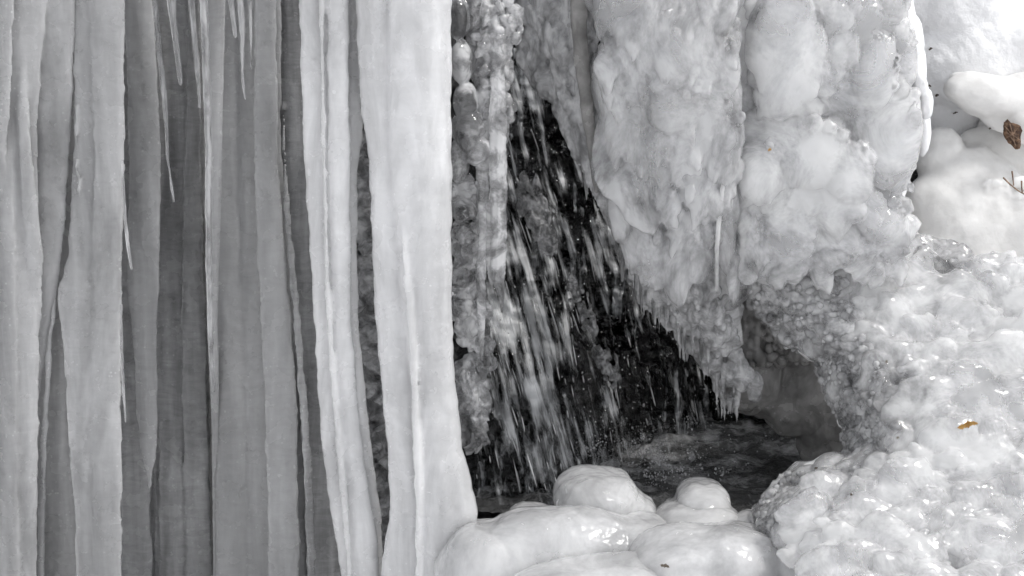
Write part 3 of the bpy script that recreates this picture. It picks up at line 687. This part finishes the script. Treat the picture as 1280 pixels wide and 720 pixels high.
for i in range(210):
    px = R.uniform(925, 1125); py = R.uniform(0, 340)
    if px < 950 and py < 170: continue
    s.scale(px, py, np.interp(px, [925, 1000, 1120], [.2, .12, .16]) + R.uniform(.0, .03), R.uniform(6, 24), R.uniform(8, 30), .036, tilt=R.uniform(-20, 20), pitch=R.uniform(4, 28), yaw=R.uniform(-12, 12), sub=3, lump=.3)
for i in range(60):
    s.scale(R.uniform(925, 1010), R.uniform(230, 350), .15 + R.uniform(0, .05), R.uniform(5, 13), R.uniform(8, 22), .04, tilt=R.uniform(-10, 10), sub=3, lump=.3)
rm = thing('frozen_cascade', 'large mass of big rounded ice lobes, left of the snow and above the bubbly mound', 'ice mass', tuple(P(1040, 330, .2)))
part('lobes', s.fuse(.004, smooth=1, big=.005, bigf=8, fine=.0014, finef=22, stretch=(1, 1, .7)), M_lobe, rm)
part('cloudy_core', core.fuse(.008, smooth=2), M_core, rm)

# white overexposed rim lobes beside the snow
s = Soup()
for l in [(1126, 10, .36, 16, 50, .06, -14), (1140, 50, .36, 15, 34, .06, -10), (1146, 88, .35, 12, 30, .05), (1151, 105, .3, 8, 16, .04, -14), (1158, 130, .3, 8, 20, .04), (1150, 130, .36, 10, 40, .05), (1154, 165, .36, 9, 30, .05)]:
    s.lobe(*l[:6], tilt=l[6] if len(l) > 6 else 0, sub=3, lump=.15)
tag(obj('snow_ridge', s.fuse(.004, smooth=2), M_snow), 'dazzling white snowy ridge along the right side of the big lobes', 'snow ridge')

# hollow interior behind the mound rim
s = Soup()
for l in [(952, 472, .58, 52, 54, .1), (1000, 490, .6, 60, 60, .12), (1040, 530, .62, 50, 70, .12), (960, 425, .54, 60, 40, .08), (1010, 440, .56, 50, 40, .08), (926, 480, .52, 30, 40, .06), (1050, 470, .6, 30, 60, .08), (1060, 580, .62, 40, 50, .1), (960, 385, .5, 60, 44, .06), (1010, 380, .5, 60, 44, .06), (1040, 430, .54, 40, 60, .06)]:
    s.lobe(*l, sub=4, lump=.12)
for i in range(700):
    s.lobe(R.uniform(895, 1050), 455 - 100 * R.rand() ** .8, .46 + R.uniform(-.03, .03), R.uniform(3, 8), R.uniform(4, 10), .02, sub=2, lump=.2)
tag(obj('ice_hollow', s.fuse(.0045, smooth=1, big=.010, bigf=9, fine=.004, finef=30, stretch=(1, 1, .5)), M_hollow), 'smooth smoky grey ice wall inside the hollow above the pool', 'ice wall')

# ------------------------------------------------------------------ LOWER RIGHT: bubbly mound
def ymound(px, py):
    y = .42 - .95 * np.clip((py - 280) / 440, -.2, 1.2) ** 1.0
    rim = np.interp(py, [280, 340, 440, 520, 560, 600, 640, 720], [1000, 925, 1010, 1045, 1055, 1010, 945, 940])
    e = np.clip((px - rim) / 110, 0, 1)
    return y + .28 * (1 - e) ** 2 * np.interp(py, [350, 450], [.12, 1])
def leftrim(py): return np.interp(py, [280, 292, 320, 345, 380, 405, 430, 445, 470, 500, 530, 560, 590, 594, 612, 640, 660, 700, 760], [1090, 1010, 965, 932, 938, 960, 985, 1018, 1026, 1036, 1054, 1060, 1042, 985, 965, 945, 945, 985, 1010])
def toprim(px): return np.interp(px, [920, 940, 960, 1000, 1020, 1100, 1150, 1180, 1230, 1330], [370, 340, 322, 296, 288, 283, 294, 303, 312, 330])
s = Soup(); beads = Soup(); nb = 0
cand = []
for i in range(5200):
    px = R.uniform(925, 1330); py = R.uniform(282, 790)
    l = leftrim(py)
    if px < l or py < toprim(px): continue
    dist = px - l; 
    big = np.clip((px - 1050) / 150, 0, 1) * np.clip(1.1, 0, 1)
    if py > 600: big = max(big, np.clip((px - 960) / 90, 0, 1) * .8)
    base = 8 + 36 * big
    if py < 330: base = min(base, 14 + .05 * (px - 1000))
    sz = base * R.uniform(.45, 1.3)
    ok = True
    for q in cand:
        if (q[0] - px) ** 2 + ((q[1] - py) * 1.15) ** 2 < (.55 * (q[2] + sz)) ** 2: ok = False; break
    if ok: cand.append((px, py, sz))
core = Soup()
for px, py, sz in cand:
    px = max(px, leftrim(py) + sz * .8); py = max(py, toprim(px) + sz * .7)
    Y = float(ymound(px, py)); b = min(1, sz / 34)
    s.scale(px, py + sz * .15, Y + R.uniform(-.006, .012), sz * R.uniform(1.0, 1.5), sz * R.uniform(.75, 1.25), .012 + .034 * b, tilt=R.uniform(-35, 35), pitch=R.uniform(14, 34), yaw=R.uniform(-20, 16), p=2.6, sub=3, lump=.28)
for i in range(520):
    px = R.uniform(960, 1330); py = R.uniform(300, 790); l = leftrim(py)
    if px < l + 20 or py < toprim(px) + 6: continue
    sz = R.uniform(3, 10)
    s.scale(px, py, float(ymound(px, py)) - R.uniform(.0, .03), sz * 1.3, sz * .8, .012, tilt=R.uniform(-35, 35), pitch=R.uniform(10, 40), yaw=R.uniform(-20, 16), p=2.4, sub=2, lump=.3)
# filling core
for i in range(320):
    px = R.uniform(960, 1340); py = R.uniform(300, 800); l = leftrim(py)
    if px < l + 26 or py < toprim(px) + 24: continue
    s.lobe(px, py, float(ymound(px, py)) + .085, 34, 30, .09, sub=2)
    core.lobe(px, py, float(ymound(px, py)) + .11, 34, 30, .09, sub=2, lump=.2)
print('mound lobes', len(cand))
mound = thing('ice_mound', 'big bubbly mound of rounded overlapping ice bulges filling the lower right', 'ice mound', tuple(P(1180, 720, -.5)))
part('bulges', s.fuse(.004, smooth=1, big=.003, bigf=12, fine=.0012, finef=30), M_mound, mound)
part('cloudy_core', core.fuse(.008, smooth=1), M_core2, mound)
for i in range(9000):
    if nb >= 800: break
    py = R.uniform(284, 665); l = leftrim(py); w = np.interp(py, [284, 330, 400, 450, 560, 600, 665], [40, 120, 120, 80, 50, 40, 30])
    px = l + w * R.rand() ** 1.2
    if py < toprim(px) - 1: continue
    sz = R.uniform(2.2, 6.5) * (1 if px < l + w * .6 else .8)
    beads.lobe(px, py, float(ymound(px, py)) - R.uniform(-.01, .035), sz, sz * R.uniform(.8, 1.3), sz * .0026, tilt=R.uniform(-40, 40), sub=2, lump=.25); nb += 1
bd = part('clear_beads', beads.mesh(), M_bead, mound); bd['kind'] = 'stuff'
rim = Soup()
for i in range(2600):
    py = R.uniform(300, 662); l = leftrim(py); w = np.interp(py, [300, 330, 400, 450, 560, 600, 662], [60, 120, 125, 90, 60, 40, 24])
    px = l + w * R.rand()
    if py < toprim(px) + 2: continue
    sz = R.uniform(3.5, 9); back = .05 * max(0, 1 - (px - l) / 20)
    rim.scale(px, py, float(ymound(px, py)) + back + R.uniform(-.012, .03), sz * R.uniform(.7, 1.2), sz * R.uniform(.7, 1.4), .014 + sz * .0008, tilt=R.uniform(-60, 60), pitch=R.uniform(-10, 50), yaw=R.uniform(-40, 30), p=2.6, sub=2, lump=.35)
for i in range(260):
    py = R.uniform(310, 650); l = leftrim(py); w = np.interp(py, [300, 400, 450, 560, 650], [90, 110, 90, 60, 30])
    px = l + 14 + w * R.rand(); rim.lobe(px, py, float(ymound(px, py)) + .07, 15, 16, .06, sub=2)
part('crystal_rim', rim.fuse(.0036, smooth=0, fine=.0022, finef=55), M_froth, mound)

# ------------------------------------------------------------------ BOTTOM: smooth domes
def dome(label, lobes, voxel=.005, nod=0, box=None, smooth=5):
    s = Soup()
    for l in lobes: s.lobe(l[0], l[1], l[2], l[3], l[4], l[5] * 1.25, tilt=l[6] if len(l) > 6 else 0, sub=4, lump=.07, pw=.82)
    for i in range(nod):
        s.lobe(R.uniform(box[0], box[1]), R.uniform(box[2], box[3]), box[4], R.uniform(5, 13), R.uniform(4, 8), .04, tilt=R.uniform(-30, 30), sub=3, lump=.2)
    return tag(obj('ice_dome', s.fuse(voxel, smooth=smooth, big=.006, bigf=7, fine=.0026, finef=26), M_dome), label, 'ice dome', 'smooth ice domes below the cave')
dome('flattened smooth ice dome rising highest against the falling water', [(744, 619, 0.11, 55, 31, .14), (776, 628, 0.12, 32, 20, .11), (800, 636, 0.10, 20, 14, .08)])
dome('wide gently sloping ice slab touching the foot of the brightest column', [(700, 730, -0.09, 135, 104, .15, 0, 26), (610, 745, -0.09, 70, 104, .14, 0, 20), (775, 700, -0.07, 66, 62, .12, 8, 26), (664, 648, 0.08, 30, 18, .08), (800, 665, -0.04, 40, 24, .08)], nod=14, box=(790, 835, 639.86, 668, .12))
dome('small rounded ice cap, upper of the two stacked right of the tallest dome', [(878, 632, 0.16, 37, 30, .12), (862, 642, 0.16, 34, 20, .08)])
dome('ice cap just below the upper cap, lower of the two stacked ones', [(874, 656, 0.06, 58, 28, .13), (842, 658, 0.12, 30, 18, .08)], nod=5, box=(822, 850, 627.86, 645, .24))
dome('broad smooth ice apron below the stacked caps, right of the slab', [(880, 738, -0.24, 116, 90, .16, -3, 28), (800, 775, -0.26, 120, 84, .14, 6, 24), (925, 690, -0.14, 44, 40, .10), (942, 668, -0.02, 30, 24, .12), (955, 735, -0.19, 60, 62, .12), (995, 730, -0.24, 50, 62, .12)])
dome('nearest smooth ice shelf along the bottom edge below the slab', [(760, 812, -.32, 170, 130, .14, 0, 30), (690, 810, -.3, 110, 98, .12), (880, 800, -.3, 95, 82, .12), (980, 782, -.3, 84, 82, .12), (1060, 795, -.35, 66, 74, .12)])

# leaf and bits
def leafmesh(px, py, Y, Lx, Ly, tilt, curl=.2):
    n = 26; m = 7; V = []
    for i in range(n):
        u = i / (n - 1) * 2 - 1; w = (1 - abs(u) ** 2.4) * (1 + .25 * math.sin(u * 9 + 1)) * (.85 + .2 * math.sin(u * 23))
        for j in range(m):
            v = j / (m - 1) * 2 - 1
            V.append((u * Lx, -.35 * abs(v) * Ly * curl * 3 - .3 * Ly * u * u, v * w * Ly + .25 * Ly * math.sin(u * 3 + .5)))
    V = np.array(V) * S(Y); a = rad(tilt); c, q = math.cos(a), math.sin(a)
    V = np.stack([V[:, 0] * c + V[:, 2] * q, V[:, 1], -V[:, 0] * q + V[:, 2] * c], 1)
    top = V + np.array([0, -.0009, 0]); bot = V + np.array([0, .0009, 0]); k = n * m
    a = (np.arange(n - 1)[:, None] * m + np.arange(m - 1)[None]).ravel()
    F = [np.stack([a, a + m, a + m + 1, a + 1], 1), np.stack([a, a + 1, a + m + 1, a + m], 1) + k]
    e = []
    for i in range(n - 1):
        e.append((i * m, (i * m) + k, (i + 1) * m + k, (i + 1) * m)); e.append((i * m + m - 1, (i + 1) * m + m - 1, (i + 1) * m + m - 1 + k, i * m + m - 1 + k))
    F.append(np.array(e))
    W = np.concatenate([top, bot]) + P(px, py, Y)
    return mesh_np('leaf', W, np.concatenate(F))
def front(px, py, pad=.012):
    """depth of the nearest built surface at a photo pixel"""
    bpy.context.view_layer.update(); dg = bpy.context.evaluated_depsgraph_get()
    d = P(px, py, 0.) - CAM; d /= np.linalg.norm(d)
    hit, loc, *_ = scene.ray_cast(dg, CAM, d)
    return loc[1] - pad if hit else 0.
tag(obj('leaf', leafmesh(1209, 531, front(1209, 531, .028), 14, 4.2, -12), M_leaf), 'curled ochre brown leaf lying on the bubbly ice mound', 'leaf')
tag(obj('bark_or_shade_fleck', leafmesh(831, 707, front(831, 707, .010), 6.5, 2.6, 18), M_scrap), 'tiny dark flake of bark on the smooth ice near the bottom edge', 'bark flake')
for k, (px, py) in enumerate([(1122, 547), (1020, 585), (1064, 618), (1108, 452)]):
    tag(obj('bark_or_shade_fleck', leafmesh(px, py, front(px, py, .006), 2.2, 1.6, 40 * k), M_scrap), ['dark speck of bark mid mound, below left of the brown leaf', 'dark speck of bark at the mound edge, level with the pool', 'dark speck of bark low on the mound, left of its clear bulges', 'dark speck of bark high on the mound, above left of the brown leaf'][k], 'bark flake', 'bark specks on the ice')
tag(obj('seed', leafmesh(962, 187, front(962, 187, .006), 2.4, 2.0, 0), M_leaf), 'tiny yellowish seed stuck on the big rounded ice lobes', 'seed')

# ------------------------------------------------------------------ TOP RIGHT: snow, bank ice, twigs
s = Soup()
for l in [(1235, 70, .84, 110, 74, .16, -6), (1200, 0, .88, 90, 66, .16, 12), (1300, 100, .8, 80, 60, .14), (1190, 130, .9, 60, 66, .12), (1160, 60, .92, 34, 90, .1), (1300, 56, .78, 60, 30, .12, 4), (1225, 175, .92, 60, 50, .1)]:
    s.scale(*l[:7], pitch=18, sub=4, lump=.12, p=2.2)
tag(obj('snow_bank', s.fuse(.006, smooth=12, big=.022, bigf=4.5, fine=.004, finef=18), M_snow), 'smooth bright snow bank filling the top right corner', 'snow bank')
s = Soup()
for l in [(1258, 126, .60, 78, 29, .10, 15), (1300, 150, .58, 50, 34, .10), (1222, 112, .66, 40, 15, .06, 24), (1290, 112, .62, 44, 20, .08), (1246, 148, .6, 24, 16, .06, 30)]:
    s.scale(*l[:7], pitch=14, sub=4, lump=.10, p=2.3)
tag(obj('snow_ledge', s.fuse(.005, smooth=10, big=.012, bigf=7, fine=.002, finef=24), M_bank), 'rounded snow covered ledge jutting left above the brown twigs', 'snow ledge')
s = Soup()
for l in [(1212, 268, .58, 80, 92, .12, -6), (1270, 290, .56, 80, 60, .12), (1178, 200, .66, 30, 40, .09), (1240, 205, .70, 50, 56, .08), (1276, 225, .68, 30, 34, .08), (1250, 180, .76, 30, 60, .05)]:
    s.scale(*l[:7], pitch=22, sub=4, lump=.12, p=2.6)
for i in range(90): s.scale(R.uniform(1232, 1300), R.uniform(225, 300), .50, R.uniform(3, 8), R.uniform(3, 7), .02, sub=2, lump=.3, pitch=20)
tag(obj('ice_bank', s.fuse(.005, smooth=6, big=.014, bigf=6, fine=.003, finef=20), M_bank), 'rounded off-white ice bank behind the bubbly mound, below the snow ledge', 'ice bank')
s = Soup()
for l in [(1240, 4, .95, 30, 20, .1, 35), (1262, 20, 1.0, 20, 10, .06)]: s.lobe(*l[:6], tilt=l[6] if len(l) > 6 else 0, sub=3, lump=.3)
tag(obj('rock', s.mesh(), M_drock), 'bare brown rock peeping out of the snow at the top right', 'rock')
s = Soup(); s.lobe(1147, 235, .75, 26, 60, .08, sub=4, lump=.2)  # near-black lobe added to give the crevice its shade
tag(obj('rock', s.mesh(), M_rock), 'dark filler standing in for the shade of the narrow crevice between the lobes and ice bank', 'rock')
s = Soup(); s.lobe(1266, 168, .475, 13, 22, .02, tilt=-22, sub=4, lump=.3, pw=1.7)
tag(obj('leaf_litter', s.mesh(), M_soil), 'patch of brown leaf litter and twigs in the hole under the snow ledge', 'leaf litter')

def twig(label, pts, w, Y):
    s = Soup(); V = []
    pts = np.array(pts, float); C = P(pts[:, 0], pts[:, 1], Y); n = 8; r = w * S(Y)
    th = np.linspace(0, 2 * math.pi, n, endpoint=False)
    for i in range(len(C)):
        d = C[min(i + 1, len(C) - 1)] - C[max(i - 1, 0)]; d /= np.linalg.norm(d)
        a = np.cross(d, [0, 1, 0]); a /= np.linalg.norm(a); b = np.cross(d, a)
        V.append(C[i] + r * (1 - .5 * i / len(C)) * (np.cos(th)[:, None] * a + np.sin(th)[:, None] * b))
    V = np.concatenate(V); m = len(C); i0 = np.arange(m - 1)[:, None] * n + np.arange(n)[None]; i1 = np.arange(m - 1)[:, None] * n + (np.arange(n)[None] + 1) % n
    return V, np.stack([i0, i1, i1 + n, i0 + n], 2).reshape(-1, 4)
def twigs(label, lines, w, Y):
    s = Soup()
    for l in lines: s.add(*twig('', l, w, Y))
    tag(obj('twig', s.mesh(), M_twig), label, 'twig', 'twigs poking out of the snow')
twigs('thin dark forked twig poking from the ice bank at the right edge', [[(1254, 222), (1262, 230), (1272, 238), (1284, 245)], [(1265, 214), (1266, 222), (1267, 232)], [(1277, 226), (1277, 234), (1278, 242)]], 1.1, .40)
twigs('bundle of pale brown twigs in the hole under the snow ledge', [[(1256, 158), (1265, 168), (1275, 175)], [(1259, 172), (1266, 168), (1272, 160)], [(1258, 165), (1266, 174), (1270, 182)], [(1262, 154), (1266, 168), (1269, 182)]], .7, .452)

for px, py in [(1163, 61), (1161, 107), (1171, 119), (1194, 141), (1238, 160)]:  # dark flecks standing in for the shaded holes between ridge and snow
    tag(obj('bark_or_shade_fleck', leafmesh(px, py, front(px, py, .004), R.uniform(1.5, 4), R.uniform(1, 2.2), R.uniform(-40, 40)), M_drock), 'tiny dark fleck standing in for a shaded hole in the snow right of the white ridge', 'bark flake', 'dark flecks standing in for holes in the snow')

# ------------------------------------------------------------------ light
w = bpy.data.worlds.new('World'); scene.world = w; w.use_nodes = True; nt = w.node_tree; nt.nodes.clear(); T = NT(nt)
SUN_EL, SUN_AZ = 58., 105.   # azimuth measured from +Y towards +X
sky = T.n('ShaderNodeTexSky'); sky.sky_type = 'NISHITA'; sky.sun_disc = False; sky.sun_elevation = rad(SUN_EL); sky.sun_rotation = rad(SUN_AZ)
hs = T.n('ShaderNodeHueSaturation', Saturation=.12); T.l(sky.outputs[0], hs.inputs['Color'])
bg = T.n('ShaderNodeBackground', Strength=.15); T.l(hs.outputs[0], bg.inputs[0]); wo = T.n('ShaderNodeOutputWorld'); T.l(bg.outputs[0], wo.inputs[0])
sl = bpy.data.lights.new('sun', 'SUN'); sl.energy = 1.5; sl.angle = rad(10); sl.color = (1, .98, .95)
so = bpy.data.objects.new('sun', sl); COL.objects.link(so)
from mathutils import Vector
d = Vector((math.sin(rad(SUN_AZ)) * math.cos(rad(SUN_EL)), math.cos(rad(SUN_AZ)) * math.cos(rad(SUN_EL)), math.sin(rad(SUN_EL))))
so.rotation_euler = d.to_track_quat('Z', 'Y').to_euler()

scene.view_settings.view_transform = 'Standard'; scene.view_settings.look = 'None'; scene.view_settings.exposure = 0.33; scene.view_settings.gamma = 1
scene.render.engine = 'CYCLES'
cy = scene.cycles; cy.max_bounces = 10; cy.transmission_bounces = 8; cy.glossy_bounces = 4; cy.diffuse_bounces = 4; cy.transparent_max_bounces = 12
cy.use_denoising = True; cy.use_adaptive_sampling = True; cy.adaptive_threshold = .04; cy.caustics_reflective = False; cy.caustics_refractive = True; cy.sample_clamp_indirect = 6
scene.render.film_transparent = False
